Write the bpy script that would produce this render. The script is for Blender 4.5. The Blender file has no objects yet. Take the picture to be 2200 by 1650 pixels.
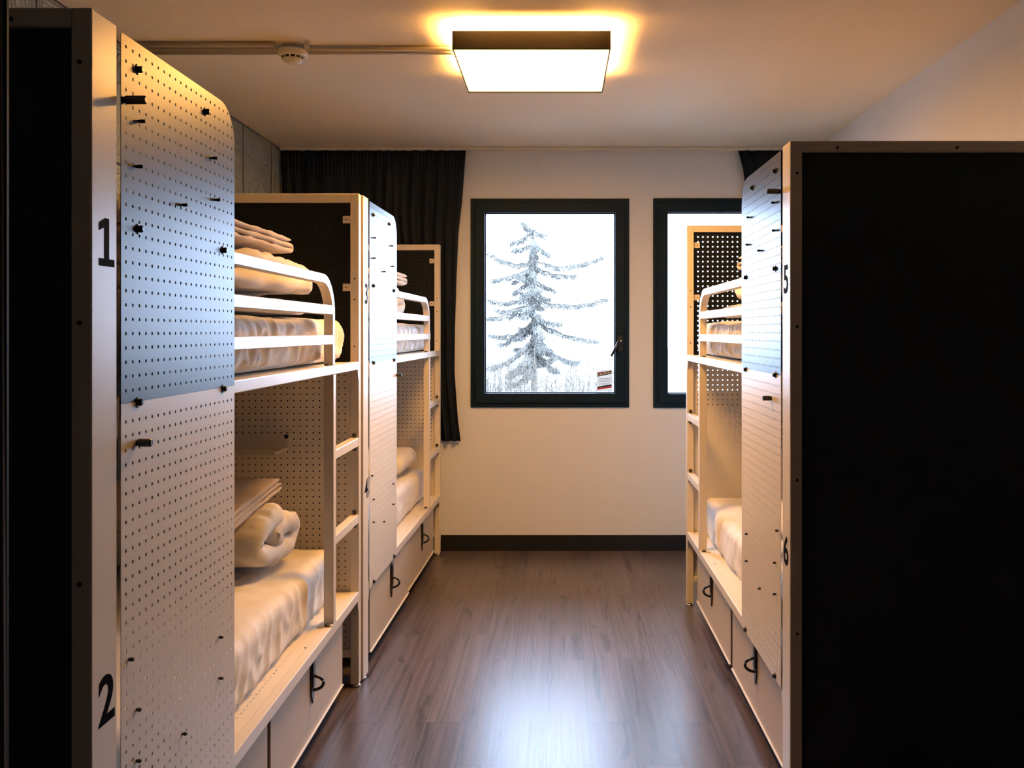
import bpy, bmesh, math, random
from mathutils import Vector, Matrix, noise

# ------------------------------------------------------------------ scene, camera, light
sc = bpy.context.scene
COL = sc.collection
H_CAM = 1.42
cam_d = bpy.data.cameras.new('camera')
cam = bpy.data.objects.new('camera', cam_d)
COL.objects.link(cam)
cam.location = (0, 0, H_CAM)
cam.rotation_euler = (math.radians(90), 0, 0)
cam_d.sensor_width = 36
cam_d.lens = 1900 / 2200 * 36
cam_d.shift_x = -(1197 - 1100) / 2200
cam_d.shift_y = -(825 - 712) / 2200
cam_d.clip_start = 0.05
cam_d.clip_end = 500
sc.camera = cam

SKY = 16.5
world = bpy.data.worlds.new('overcast_sky')
sc.world = world
world.use_nodes = True
bg = world.node_tree.nodes['Background']
bg.inputs[0].default_value = (0.60, 0.80, 1.14, 1)
bg.inputs[1].default_value = SKY

LAMP_DOWN = 47.0
LAMP_UP = 600.0
LAMP_COL = (1.0, 0.47, 0.115)

sc.view_settings.view_transform = 'Standard'
sc.view_settings.look = 'None'
sc.view_settings.exposure = 0.18
sc.view_settings.gamma = 1.0
sc.view_settings.use_curve_mapping = False
sc.cycles.max_bounces = 10
sc.cycles.diffuse_bounces = 6
sc.cycles.glossy_bounces = 4
sc.cycles.transparent_max_bounces = 24
sc.cycles.sample_clamp_indirect = 6.0
sc.cycles.use_denoising = True

WALL_Y = 5.73
CEIL = 2.604
WALL_L = -1.79
WALL_R = 1.66
BACK_Y = -0.7
WIN1 = (-0.560, 0.466, 0.928, 2.279)     # x0, x1, z0, z1 of the outer frame
WIN2 = (0.622, 1.645, 0.925, 2.282)


def portal(name, w):
    ld = bpy.data.lights.new(name, 'AREA')
    ld.shape = 'RECTANGLE'
    ld.size = w[1] - w[0]
    ld.size_y = w[3] - w[2]
    ld.cycles.is_portal = True
    o = bpy.data.objects.new(name, ld)
    COL.objects.link(o)
    o.location = ((w[0] + w[1]) / 2, WALL_Y + 0.21, (w[2] + w[3]) / 2)
    o.rotation_euler = (math.radians(-90), 0, 0)


portal('daylight_portal', WIN1)
portal('daylight_portal', WIN2)

# ------------------------------------------------------------------ materials
def nt(name):
    m = bpy.data.materials.new(name)
    m.use_nodes = True
    return m, m.node_tree, m.node_tree.nodes['Principled BSDF']


def principled(name, col, rough=0.5, metal=0.0, spec=0.5, bump=0.0, bscale=200.0, var=0.0, vscale=4.0, sheen=0.0):
    m, t, b = nt(name)
    b.inputs['Base Color'].default_value = (*col, 1)
    b.inputs['Roughness'].default_value = rough
    b.inputs['Metallic'].default_value = metal
    b.inputs['Specular IOR Level'].default_value = spec
    if sheen:
        b.inputs['Sheen Weight'].default_value = sheen
    L = t.links.new
    if bump or var:
        tc = t.nodes.new('ShaderNodeTexCoord')
    if bump:
        n = t.nodes.new('ShaderNodeTexNoise')
        n.inputs['Scale'].default_value = bscale
        n.inputs['Detail'].default_value = 3
        L(tc.outputs['Object'], n.inputs['Vector'])
        bp = t.nodes.new('ShaderNodeBump')
        bp.inputs['Strength'].default_value = bump
        bp.inputs['Distance'].default_value = 0.004
        L(n.outputs['Fac'], bp.inputs['Height'])
        L(bp.outputs[0], b.inputs['Normal'])
    if var:
        n2 = t.nodes.new('ShaderNodeTexNoise')
        n2.inputs['Scale'].default_value = vscale
        L(tc.outputs['Object'], n2.inputs['Vector'])
        mr = t.nodes.new('ShaderNodeMapRange')
        mr.inputs['To Min'].default_value = 1 - var
        mr.inputs['To Max'].default_value = 1 + var
        L(n2.outputs['Fac'], mr.inputs['Value'])
        mx = t.nodes.new('ShaderNodeVectorMath')
        mx.operation = 'SCALE'
        mx.inputs[0].default_value = col
        L(mr.outputs[0], mx.inputs['Scale'])
        L(mx.outputs[0], b.inputs['Base Color'])
    return m


class Nodes:
    """small helper to write math in a node tree"""
    def __init__(s, t):
        s.t = t

    def m(s, op, a, b=0.0, c=None):
        n = s.t.nodes.new('ShaderNodeMath')
        n.operation = op
        for i, v in enumerate((a, b) if c is None else (a, b, c)):
            if isinstance(v, (int, float)):
                n.inputs[i].default_value = v
            else:
                s.t.links.new(v, n.inputs[i])
        return n.outputs[0]

    def obj(s):
        tc = s.t.nodes.new('ShaderNodeTexCoord')
        sp = s.t.nodes.new('ShaderNodeSeparateXYZ')
        s.t.links.new(tc.outputs['Object'], sp.inputs[0])
        return tc.outputs['Object'], sp.outputs

    def mix(s, fac, c1, c2):
        n = s.t.nodes.new('ShaderNodeMix')
        n.data_type = 'RGBA'
        for idx, v in ((0, fac), (6, c1), (7, c2)):
            if isinstance(v, tuple):
                n.inputs[idx].default_value = (*v, 1)
            elif isinstance(v, (int, float)):
                n.inputs[idx].default_value = v
            else:
                s.t.links.new(v, n.inputs[idx])
        return n.outputs[2]


def perforated(name, col, rough, axis, ph_a, ph_z, a_rng, z_rng, r=0.0031, pitch=0.0256, spec=0.5, axis_b=2):
    """powder coated sheet pierced by a square grid of round holes (open holes)"""
    m, t, b = nt(name)
    b.inputs['Base Color'].default_value = (*col, 1)
    b.inputs['Roughness'].default_value = rough
    b.inputs['Specular IOR Level'].default_value = spec
    N = Nodes(t)
    _, o = N.obj()
    a = o[axis]
    if axis == 0:
        a = N.m('ABSOLUTE', a)
    z = o[axis_b]
    if axis_b == 0:
        z = N.m('ABSOLUTE', z)

    def cell(v, ph):
        q = N.m('DIVIDE', N.m('SUBTRACT', v, ph), pitch)
        return N.m('SUBTRACT', N.m('FRACT', N.m('ADD', q, 0.5)), 0.5)
    da = N.m('MULTIPLY', cell(a, ph_a), pitch)
    dz = N.m('MULTIPLY', cell(z, ph_z), pitch)
    d = N.m('SQRT', N.m('ADD', N.m('MULTIPLY', da, da), N.m('MULTIPLY', dz, dz)))
    hole = N.m('LESS_THAN', d, r)
    for v, rg in ((a, a_rng), (z, z_rng)):
        hole = N.m('MULTIPLY', hole, N.m('GREATER_THAN', v, rg[0]))
        hole = N.m('MULTIPLY', hole, N.m('LESS_THAN', v, rg[1]))
    tr = t.nodes.new('ShaderNodeBsdfTransparent')
    mx = t.nodes.new('ShaderNodeMixShader')
    t.links.new(hole, mx.inputs[0])
    t.links.new(b.outputs[0], mx.inputs[1])
    t.links.new(tr.outputs[0], mx.inputs[2])
    t.links.new(mx.outputs[0], t.nodes['Material Output'].inputs[0])
    return m


CREAM = (0.80, 0.74, 0.64)
NAVY = (0.012, 0.014, 0.020)
M = {}
M['steel'] = principled('cream_powder_coated_steel', CREAM, 0.30, bump=0.03, bscale=500)
M['plate'] = principled('cream_deck_plate', CREAM, 0.45)
M['navy'] = principled('black_panel', (0.040, 0.058, 0.075), 0.65, spec=0.12, bump=0.06, bscale=700)
M['black'] = principled('black_plastic', (0.008, 0.008, 0.009), 0.4)
M['hardware'] = principled('blackened_hardware', (0.012, 0.012, 0.014), 0.32, spec=0.6)
M['chrome'] = principled('chrome', (0.75, 0.76, 0.78), 0.15, metal=1.0)
M['ink'] = principled('black_number_vinyl', (0.004, 0.004, 0.005), 0.75, spec=0.02)
M['linen'] = principled('white_cotton_sheet', (0.83, 0.80, 0.76), 0.75, bump=0.12, bscale=28, sheen=0.15)
M['duvet'] = principled('white_cotton_duvet', (0.82, 0.78, 0.72), 0.8, bump=0.2, bscale=22, sheen=0.15)
M['blanket'] = principled('beige_blanket', (0.66, 0.55, 0.44), 0.9, bump=0.15, bscale=300, sheen=0.3)
M['grey_blanket'] = principled('grey_blanket', (0.22, 0.22, 0.23), 0.9, bump=0.15, bscale=300, sheen=0.3)
M['wall'] = principled('painted_wall', (0.765, 0.79, 0.815), 0.7, bump=0.04, bscale=160, var=0.015)
M['dark_wall'] = principled('dark_painted_entrance_wall', (0.03, 0.03, 0.032), 0.6)  # kept dark to cut light bouncing from behind the camera
M['ceiling'] = principled('painted_ceiling', (0.86, 0.75, 0.585), 0.8, bump=0.03, bscale=120)
M['baseboard'] = principled('black_vinyl_baseboard', (0.010, 0.011, 0.014), 0.4)
M['window'] = principled('blue_black_window_aluminium', (0.004, 0.016, 0.032), 0.55, spec=0.12)
M['curtain'] = principled('navy_black_curtain', (0.005, 0.010, 0.021), 0.85, bump=0.1, bscale=600, spec=0.25)
M['lampshell'] = principled('dark_lamp_shell', (0.008, 0.007, 0.007), 0.6, spec=0.2)
M['conduit'] = principled('painted_conduit', (0.42, 0.38, 0.33), 0.4)
M['white_plastic'] = principled('off_white_plastic', (0.72, 0.68, 0.58), 0.45)
M['jamb'] = principled('dark_door_trim', (0.16, 0.155, 0.15), 0.8, spec=0.1)
M['board'] = principled('kraft_drawer_side', (0.35, 0.27, 0.17), 0.6)
M['paper'] = principled('sticker_paper', (0.32, 0.32, 0.32), 0.6)
M['white_ink'] = principled('sticker_white_lettering', (0.85, 0.85, 0.85), 0.5)
M['red'] = principled('sticker_red', (0.70, 0.06, 0.07), 0.5)
M['grey_ink'] = principled('sticker_grey_print', (0.33, 0.34, 0.36), 0.6)
M['bark'] = principled('pale_grey_bark', (0.11, 0.092, 0.075), 0.95, spec=0.0, bump=0.4, bscale=12)
M['needles'] = principled('blue_green_needles', (0.138, 0.130, 0.112), 0.95, var=0.35, spec=0.0, vscale=3)
M['twigs'] = principled('bare_straw_twigs', (0.085, 0.069, 0.052), 0.95, var=0.4, spec=0.0, vscale=3)
M['brush'] = principled('grey_green_scrub', (0.078, 0.068, 0.057), 0.95, var=0.4, spec=0.0, vscale=3)
M['render'] = principled('white_render', (0.72, 0.72, 0.70), 0.8)
M['dim_glass'] = principled('far_window_pane', (0.09, 0.08, 0.07), 0.8, spec=0.0)
M['earth'] = principled('pale_gravel_ground', (0.20, 0.20, 0.19), 0.95, var=0.2, vscale=0.5)


def emission(name, col, strength):
    m, t, b = nt(name)
    e = t.nodes.new('ShaderNodeEmission')
    e.inputs[0].default_value = (*col, 1)
    e.inputs[1].default_value = strength
    t.links.new(e.outputs[0], t.nodes['Material Output'].inputs[0])
    return m


M['diffuser'] = emission('lit_diffuser', LAMP_COL, LAMP_DOWN)
M['uplight'] = emission('lit_led_strip', LAMP_COL, LAMP_UP)


def glass_mat():
    m, t, b = nt('window_glass')
    tr = t.nodes.new('ShaderNodeBsdfTransparent')
    gl = t.nodes.new('ShaderNodeBsdfGlossy')
    gl.inputs['Roughness'].default_value = 0.01
    fr = t.nodes.new('ShaderNodeFresnel')
    fr.inputs[0].default_value = 1.3
    mx = t.nodes.new('ShaderNodeMixShader')
    t.links.new(fr.outputs[0], mx.inputs[0])
    t.links.new(tr.outputs[0], mx.inputs[1])
    t.links.new(gl.outputs[0], mx.inputs[2])
    t.links.new(mx.outputs[0], t.nodes['Material Output'].inputs[0])
    return m


M['glass'] = glass_mat()


def floor_mat():
    m, t, b = nt('dark_wood_vinyl_planks')
    N = Nodes(t)
    vec, o = N.obj()
    W, LEN = 0.1490, 0.935
    cx = N.m('DIVIDE', N.m('SUBTRACT', o[0], -0.034), W)
    col = N.m('FLOOR', cx)
    fx = N.m('FRACT', cx)
    par = N.m('ABSOLUTE', N.m('MODULO', col, 2.0))
    off = N.m('MULTIPLY', par, 0.315)
    cy = N.m('DIVIDE', N.m('SUBTRACT', N.m('SUBTRACT', o[1], 2.895), off), LEN)
    row = N.m('FLOOR', cy)
    fy = N.m('FRACT', cy)
    ex = N.m('MULTIPLY', N.m('MINIMUM', fx, N.m('SUBTRACT', 1.0, fx)), W)
    ey = N.m('MULTIPLY', N.m('MINIMUM', fy, N.m('SUBTRACT', 1.0, fy)), LEN)
    e = N.m('MINIMUM', ex, ey)
    seam = N.m('LESS_THAN', e, 0.0011)
    comb = t.nodes.new('ShaderNodeCombineXYZ')
    t.links.new(col, comb.inputs[0])
    t.links.new(row, comb.inputs[1])
    wn = t.nodes.new('ShaderNodeTexWhiteNoise')
    wn.noise_dimensions = '2D'
    t.links.new(comb.outputs[0], wn.inputs['Vector'])
    # grain: noise stretched along the plank, shifted per plank
    g = t.nodes.new('ShaderNodeCombineXYZ')
    t.links.new(N.m('MULTIPLY', o[0], 75.0), g.inputs[0])
    t.links.new(N.m('MULTIPLY', o[1], 1.7), g.inputs[1])
    t.links.new(N.m('MULTIPLY', wn.outputs['Value'], 37.0), g.inputs[2])
    n1 = t.nodes.new('ShaderNodeTexNoise')
    n1.inputs['Scale'].default_value = 1.0
    n1.inputs['Detail'].default_value = 4
    n1.inputs['Roughness'].default_value = 0.62
    n1.inputs['Distortion'].default_value = 0.5
    t.links.new(g.outputs[0], n1.inputs['Vector'])
    g2 = t.nodes.new('ShaderNodeCombineXYZ')
    t.links.new(N.m('MULTIPLY', o[0], 16.0), g2.inputs[0])
    t.links.new(N.m('MULTIPLY', o[1], 1.7), g2.inputs[1])
    t.links.new(N.m('MULTIPLY', wn.outputs['Value'], 91.0), g2.inputs[2])
    n2 = t.nodes.new('ShaderNodeTexNoise')
    n2.inputs['Scale'].default_value = 1.0
    n2.inputs['Detail'].default_value = 4
    n2.inputs['Distortion'].default_value = 1.6
    t.links.new(g2.outputs[0], n2.inputs['Vector'])
    rp = t.nodes.new('ShaderNodeValToRGB')
    rp.color_ramp.elements[0].position = 0.30
    rp.color_ramp.elements[0].color = (0.050, 0.040, 0.042, 1)
    rp.color_ramp.elements[1].position = 0.62
    rp.color_ramp.elements[1].color = (0.116, 0.092, 0.097, 1)
    t.links.new(n1.outputs['Fac'], rp.inputs[0])
    rp2 = t.nodes.new('ShaderNodeValToRGB')
    rp2.color_ramp.elements[0].position = 0.33
    rp2.color_ramp.elements[0].color = (0.42, 0.38, 0.38, 1)
    rp2.color_ramp.elements[1].position = 0.42
    rp2.color_ramp.elements[1].color = (1.0, 1.0, 1.0, 1)
    t.links.new(n2.outputs['Fac'], rp2.inputs[0])
    mul = t.nodes.new('ShaderNodeMix')
    mul.data_type = 'RGBA'
    mul.blend_type = 'MULTIPLY'
    mul.inputs[0].default_value = 1.0
    t.links.new(rp.outputs[0], mul.inputs[6])
    t.links.new(rp2.outputs[0], mul.inputs[7])
    sc_ = t.nodes.new('ShaderNodeVectorMath')
    sc_.operation = 'SCALE'
    t.links.new(mul.outputs[2], sc_.inputs[0])
    t.links.new(N.m('ADD', 0.85, N.m('MULTIPLY', wn.outputs['Value'], 0.35)), sc_.inputs['Scale'])
    c = N.mix(seam, sc_.outputs[0], (0.02, 0.014, 0.013))
    t.links.new(c, b.inputs['Base Color'])
    b.inputs['Specular IOR Level'].default_value = 0.55
    t.links.new(N.m('ADD', 0.24, N.m('MULTIPLY', n1.outputs['Fac'], 0.14)), b.inputs['Roughness'])
    hgt = N.m('SUBTRACT', N.m('MULTIPLY', n1.outputs['Fac'], 0.5), N.m('MULTIPLY', seam, 0.6))
    bp = t.nodes.new('ShaderNodeBump')
    bp.inputs['Strength'].default_value = 0.12
    bp.inputs['Distance'].default_value = 0.002
    t.links.new(hgt, bp.inputs['Height'])
    t.links.new(bp.outputs[0], b.inputs['Normal'])
    return m


def tin_mat():
    """pressed-tin wallpaper: half-metre tiles, double border, corner rosettes and scrolls"""
    m, t, b = nt('grey_green_pressed_tin_wallpaper')
    N = Nodes(t)
    vec, o = N.obj()
    T = 0.50
    u = N.m('SUBTRACT', N.m('FRACT', N.m('DIVIDE', N.m('SUBTRACT', o[1], 0.04), T)), 0.5)
    v = N.m('SUBTRACT', N.m('FRACT', N.m('DIVIDE', N.m('SUBTRACT', o[2], 0.104), T)), 0.5)
    au, av = N.m('ABSOLUTE', u), N.m('ABSOLUTE', v)
    mx = N.m('MAXIMUM', au, av)

    def ring(d, r, w):
        q = N.m('DIVIDE', N.m('SUBTRACT', d, r), w)
        return N.m('POWER', 2.718, N.m('MULTIPLY', N.m('MULTIPLY', q, q), -1.0))

    def dist(cu, cv):
        a = N.m('SUBTRACT', au, cu)
        c = N.m('SUBTRACT', av, cv)
        return N.m('SQRT', N.m('ADD', N.m('MULTIPLY', a, a), N.m('MULTIPLY', c, c)))
    seam = N.m('GREATER_THAN', mx, 0.487)
    h = N.m('MULTIPLY', seam, -1.6)
    h = N.m('ADD', h, ring(mx, 0.455, 0.010))
    h = N.m('ADD', h, ring(mx, 0.425, 0.007))
    d1 = dist(0.31, 0.31)
    h = N.m('ADD', h, ring(d1, 0.085, 0.012))
    h = N.m('ADD', h, ring(d1, 0.040, 0.014))
    d2 = dist(0.0, 0.30)
    h = N.m('ADD', h, ring(d2, 0.16, 0.012))
    d3 = dist(0.30, 0.0)
    h = N.m('ADD', h, ring(d3, 0.16, 0.012))
    d4 = dist(0.0, 0.0)
    pet = N.m('SINE', N.m('MULTIPLY', N.m('ARCTAN2', v, u), 8.0))
    h = N.m('ADD', h, ring(N.m('ADD', d4, N.m('MULTIPLY', pet, 0.02)), 0.10, 0.025))
    h = N.m('ADD', h, ring(d4, 0.0, 0.04))
    nz = t.nodes.new('ShaderNodeTexNoise')
    nz.inputs['Scale'].default_value = 22
    nz.inputs['Distortion'].default_value = 2.5
    t.links.new(vec, nz.inputs['Vector'])
    h = N.m('ADD', h, N.m('MULTIPLY', nz.outputs['Fac'], 1.3))
    bp = t.nodes.new('ShaderNodeBump')
    bp.inputs['Strength'].default_value = 0.9
    bp.inputs['Distance'].default_value = 0.008
    t.links.new(h, bp.inputs['Height'])
    t.links.new(bp.outputs[0], b.inputs['Normal'])
    c = N.mix(seam, (0.36, 0.41, 0.38), (0.02, 0.022, 0.02))
    t.links.new(c, b.inputs['Base Color'])
    b.inputs['Roughness'].default_value = 0.5
    return m


M['floor'] = floor_mat()
M['tin'] = tin_mat()

pt = M['paper'].node_tree
tl = pt.nodes.new('ShaderNodeBsdfTranslucent')
tl.inputs[0].default_value = (0.34, 0.335, 0.31, 1)
ad = pt.nodes.new('ShaderNodeAddShader')
pt.links.new(pt.nodes['Principled BSDF'].outputs[0], ad.inputs[0])
pt.links.new(tl.outputs[0], ad.inputs[1])
pt.links.new(ad.outputs[0], pt.nodes['Material Output'].inputs[0])

# ------------------------------------------------------------------ mesh helpers
class MB:
    def __init__(s, flip=1):
        s.bm = bmesh.new()
        s.f = flip

    def v(s, p):
        return s.bm.verts.new((p[0] * s.f, p[1], p[2]))

    def box(s, x0, x1, y0, y1, z0, z1):
        c = [s.v((x, y, z)) for z in (z0, z1) for y in (y0, y1) for x in (x0, x1)]
        for q in ((0, 2, 3, 1), (4, 5, 7, 6), (0, 1, 5, 4), (2, 6, 7, 3), (0, 4, 6, 2), (1, 3, 7, 5)):
            s.bm.faces.new([c[i] for i in q])
        return s

    def prism(s, pts, a0, a1, axis='x'):
        """closed 2-D outline extruded along an axis; x: pts are (y,z); y: (x,z); z: (x,y)"""
        def P(p, a):
            return {'x': (a, p[0], p[1]), 'y': (p[0], a, p[1]), 'z': (p[0], p[1], a)}[axis]
        A = [s.v(P(p, a0)) for p in pts]
        B = [s.v(P(p, a1)) for p in pts]
        s.bm.faces.new(A)
        s.bm.faces.new(B[::-1])
        n = len(pts)
        for i in range(n):
            j = (i + 1) % n
            s.bm.faces.new((A[i], B[i], B[j], A[j]))
        return s

    def band(s, outer, inner, a0, a1):
        """open strip between two (y,z) polylines, extruded in x"""
        r = [[s.v((a, p[0], p[1])) for p in L] for a in (a0, a1) for L in (outer, inner)]
        n = len(outer)
        for i in range(n - 1):
            s.bm.faces.new((r[0][i], r[0][i + 1], r[1][i + 1], r[1][i]))
            s.bm.faces.new((r[2][i], r[3][i], r[3][i + 1], r[2][i + 1]))
            s.bm.faces.new((r[0][i], r[2][i], r[2][i + 1], r[0][i + 1]))
            s.bm.faces.new((r[1][i], r[1][i + 1], r[3][i + 1], r[3][i]))
        for i in (0, n - 1):
            s.bm.faces.new((r[0][i], r[1][i], r[3][i], r[2][i]))
        return s

    def tube(s, pts, rad, seg=10, caps=True):
        pts = [Vector(p) for p in pts]
        rads = rad if isinstance(rad, (list, tuple)) else [rad] * len(pts)
        rings = []
        for i, p in enumerate(pts):
            d = (pts[min(i + 1, len(pts) - 1)] - pts[max(i - 1, 0)]).normalized()
            up = Vector((0, 0, 1)) if abs(d.z) < 0.95 else Vector((1, 0, 0))
            a = d.cross(up).normalized()
            b = a.cross(d)
            rings.append([s.v(p + (a * math.cos(k * 2 * math.pi / seg) + b * math.sin(k * 2 * math.pi / seg)) * rads[i]) for k in range(seg)])
        for i in range(len(rings) - 1):
            for k in range(seg):
                s.bm.faces.new((rings[i][k], rings[i][(k + 1) % seg], rings[i + 1][(k + 1) % seg], rings[i + 1][k]))
        if caps:
            s.bm.faces.new(rings[0][::-1])
            s.bm.faces.new(rings[-1])
        return s

    def lathe(s, prof, c, axis='z', seg=24):
        rings = []
        for r, h in prof:
            ring = []
            for k in range(seg):
                a = 2 * math.pi * k / seg
                ca, sa = r * math.cos(a), r * math.sin(a)
                ring.append(s.v({'z': (c[0] + ca, c[1] + sa, c[2] + h), 'x': (c[0] + h, c[1] + ca, c[2] + sa), 'y': (c[0] + ca, c[1] + h, c[2] + sa)}[axis]))
            rings.append(ring)
        for i in range(len(rings) - 1):
            for k in range(seg):
                s.bm.faces.new((rings[i][k], rings[i][(k + 1) % seg], rings[i + 1][(k + 1) % seg], rings[i + 1][k]))
        s.bm.faces.new(rings[0][::-1])
        s.bm.faces.new(rings[-1])
        return s

    def build(s, name, mat, parent=None, bevel=0.0, smooth=False, seg=2):
        bmesh.ops.recalc_face_normals(s.bm, faces=s.bm.faces)
        me = bpy.data.meshes.new(name)
        s.bm.to_mesh(me)
        s.bm.free()
        me.materials.append(mat)
        if smooth:
            for p in me.polygons:
                p.use_smooth = True
        o = bpy.data.objects.new(name, me)
        COL.objects.link(o)
        if parent:
            o.parent = parent
        if bevel:
            md = o.modifiers.new('edge', 'BEVEL')
            md.width = bevel
            md.segments = seg
            md.limit_method = 'ANGLE'
            md.angle_limit = math.radians(40)
        return o


def tag(o, label, cat, group=None, kind=None):
    if label:
        o['label'] = label
    if cat:
        o['category'] = cat
    if group:
        o['group'] = group
    if kind:
        o['kind'] = kind
    return o


def thing(name, label, cat, loc=(0, 0, 0), rz=0.0, group=None):
    o = bpy.data.objects.new(name, None)
    COL.objects.link(o)
    o.location = loc
    o.rotation_euler = (0, 0, rz)
    o.empty_display_size = 0.1
    return tag(o, label, cat, group)


def structure(o):
    o['kind'] = 'structure'
    return o


def text_mesh(name, body, size, mat, parent, mtx, extrude=0.0004, offset=0.0):
    cu = bpy.data.curves.new(name, 'FONT')
    cu.body = body
    cu.size = size
    cu.align_x = 'CENTER'
    cu.align_y = 'BOTTOM_BASELINE'
    cu.extrude = extrude
    cu.offset = offset
    tmp = bpy.data.objects.new(name + '_curve', cu)
    COL.objects.link(tmp)
    dg = bpy.context.evaluated_depsgraph_get()
    me = bpy.data.meshes.new_from_object(tmp.evaluated_get(dg))
    bpy.data.objects.remove(tmp)
    me.transform(mtx)
    me.materials.clear()
    me.materials.append(mat)
    o = bpy.data.objects.new(name, me)
    COL.objects.link(o)
    if parent:
        o.parent = parent
    return o

# ------------------------------------------------------------------ room shell
structure(MB().box(WALL_L - 0.2, WALL_R + 0.2, BACK_Y - 0.2, WALL_Y + 0.2, -0.1, 0.0).build('floor', M['floor']))
structure(MB().box(WALL_L - 0.2, WALL_R + 0.2, BACK_Y - 0.2, WALL_Y + 0.2, CEIL, CEIL + 0.1).build('ceiling', M['ceiling']))
structure(MB().box(WALL_L - 0.2, WALL_L, BACK_Y - 0.2, WALL_Y + 0.2, 0, CEIL).build('wall_left', M['tin']))
structure(MB().box(WALL_R, WALL_R + 0.2, BACK_Y - 0.2, WALL_Y + 0.2, 0, CEIL).build('wall_right', M['wall']))
structure(MB().box(WALL_L, WALL_R, BACK_Y - 0.2, BACK_Y, 0, CEIL).build('wall_back', M['dark_wall']))
structure(MB().box(WALL_R - 0.012, WALL_R - 0.0005, BACK_Y + 0.001, 1.95, 0, CEIL - 0.001).build('bounce_blocker_right', M['dark_wall']))  # added unseen dark panel, cuts bounce light on the near bed's front faces
# far wall: one mesh round the two openings
o1 = (WIN1[0] + 0.02, WIN1[1] - 0.02, WIN1[2] + 0.02, WIN1[3] - 0.02)
o2 = (WIN2[0] + 0.02, WIN2[1] - 0.02, WIN2[2] + 0.02, WIN2[3] - 0.02)
fw = MB()
xs = [WALL_L, o1[0], o1[1], o2[0], o2[1], WALL_R]
zs = [0, 0.947, 2.260, CEIL]
for i in range(5):
    for j in range(3):
        if i in (1, 3) and j == 1:
            continue
        fw.box(xs[i], xs[i + 1], WALL_Y, WALL_Y + 0.2, zs[j], zs[j + 1])
bmesh.ops.remove_doubles(fw.bm, verts=fw.bm.verts, dist=0.0005)
structure(fw.build('wall_far', M['wall']))
structure(MB().box(WALL_L + 0.001, WALL_R - 0.001, WALL_Y - 0.009, WALL_Y - 0.0005, 0.0, 0.103).build('baseboard_far', M['baseboard'], bevel=0.003))
# dark door trim at the near edge of the view
tj = MB()
tj.prism([(-0.566, 0.900), (-0.5555, 0.900), (-0.5555, 0.904), (-0.566, 0.904)], 0.0, 2.2, 'z')
jo = structure(tj.build('trim_1', M['jamb']))
jo.location = (-0.0028, 0, 0)
jo.rotation_euler = (0, math.radians(-0.26), 0)
structure(MB().box(WALL_L + 0.001, -0.5635, 0.9055, 0.909, 0.0, CEIL - 0.001).build('wall_entrance', M['dark_wall']))


def make_window(name, w, handle):
    root = thing(name, None, None, ((w[0] + w[1]) / 2, WALL_Y, (w[2] + w[3]) / 2))
    root['kind'] = 'structure'
    hw, hh = (w[1] - w[0]) / 2, (w[3] - w[2]) / 2

    def ringbox(b0, b1, y0, y1, nm, bev):
        mb = MB()
        outer = [(-hw + b0, -hh + b0), (hw - b0, -hh + b0), (hw - b0, hh - b0), (-hw + b0, hh - b0)]
        inner = [(-hw + b1, -hh + b1), (hw - b1, -hh + b1), (hw - b1, hh - b1), (-hw + b1, hh - b1)]
        R = [[mb.v((p[0], y, p[1])) for p in L] for y in (y0, y1) for L in (outer, inner)]
        for i in range(4):
            j = (i + 1) % 4
            mb.bm.faces.new((R[0][i], R[0][j], R[1][j], R[1][i]))
            mb.bm.faces.new((R[2][i], R[3][i], R[3][j], R[2][j]))
            mb.bm.faces.new((R[0][i], R[2][i], R[2][j], R[0][j]))
            mb.bm.faces.new((R[1][i], R[1][j], R[3][j], R[3][i]))
        return structure(mb.build(nm, M['window'], root, bevel=bev))
    ringbox(0.0, 0.045, -0.012, 0.09, 'window_frame', 0.003)
    ringbox(0.030, 0.092, -0.026, 0.055, 'window_sash', 0.004)
    ringbox(0.092, 0.098, 0.012, 0.030, 'window_gasket', 0.001)
    structure(MB().box(-hw + 0.094, hw - 0.094, 0.018, 0.024, -hh + 0.094, hh - 0.094).build('window_glass', M['glass'], root))
    for zz in (-hh + 0.13, hh - 0.13):
        hx = -hw + 0.034
        structure(MB().tube([(hx, -0.030, zz - 0.045), (hx, -0.030, zz + 0.045)], 0.006, 8).build('window_hinge', M['window'], root, smooth=True))
    if handle:
        hx, hz = hw - 0.062, -0.255
        pl = MB().box(hx - 0.014, hx + 0.018, -0.036, -0.0262, hz - 0.055, hz + 0.045)
        pl.lathe([(0.011, 0.0), (0.011, -0.022), (0.008, -0.026)], (hx, -0.036, hz + 0.01), 'y', 14)
        hb = structure(pl.build('window_handle', M['hardware'], root, bevel=0.002))
        structure(MB().tube([(hx - 0.004, -0.058, hz + 0.014), (hx - 0.030, -0.064, hz - 0.035), (hx - 0.058, -0.062, hz - 0.088)], [0.009, 0.009, 0.007], 10).build('handle_lever', M['hardware'], hb, smooth=True))
        structure(MB().lathe([(0.006, 0.0), (0.006, -0.004), (0.003, -0.006)], (hx + 0.004, -0.062, hz + 0.01), 'y', 12).build('handle_screw', M['chrome'], hb, smooth=True))
    return root


make_window('window_1', WIN1, True)
make_window('window_2', WIN2, False)

# caution sticker on the pane of window 1
sx0, sx1, sz0, sz1 = 0.256, 0.358, 1.031, 1.172
st = thing('caution_sticker', 'small grey caution sticker with red and black bands in the window pane corner', 'sticker', ((sx0 + sx1) / 2, WALL_Y + 0.016, (sz0 + sz1) / 2))
sw, sh = (sx1 - sx0) / 2, (sz1 - sz0) / 2
MB().box(-sw, sw, 0.0, 0.0012, -sh, sh).build('sticker_sheet', M['paper'], st)


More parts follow.
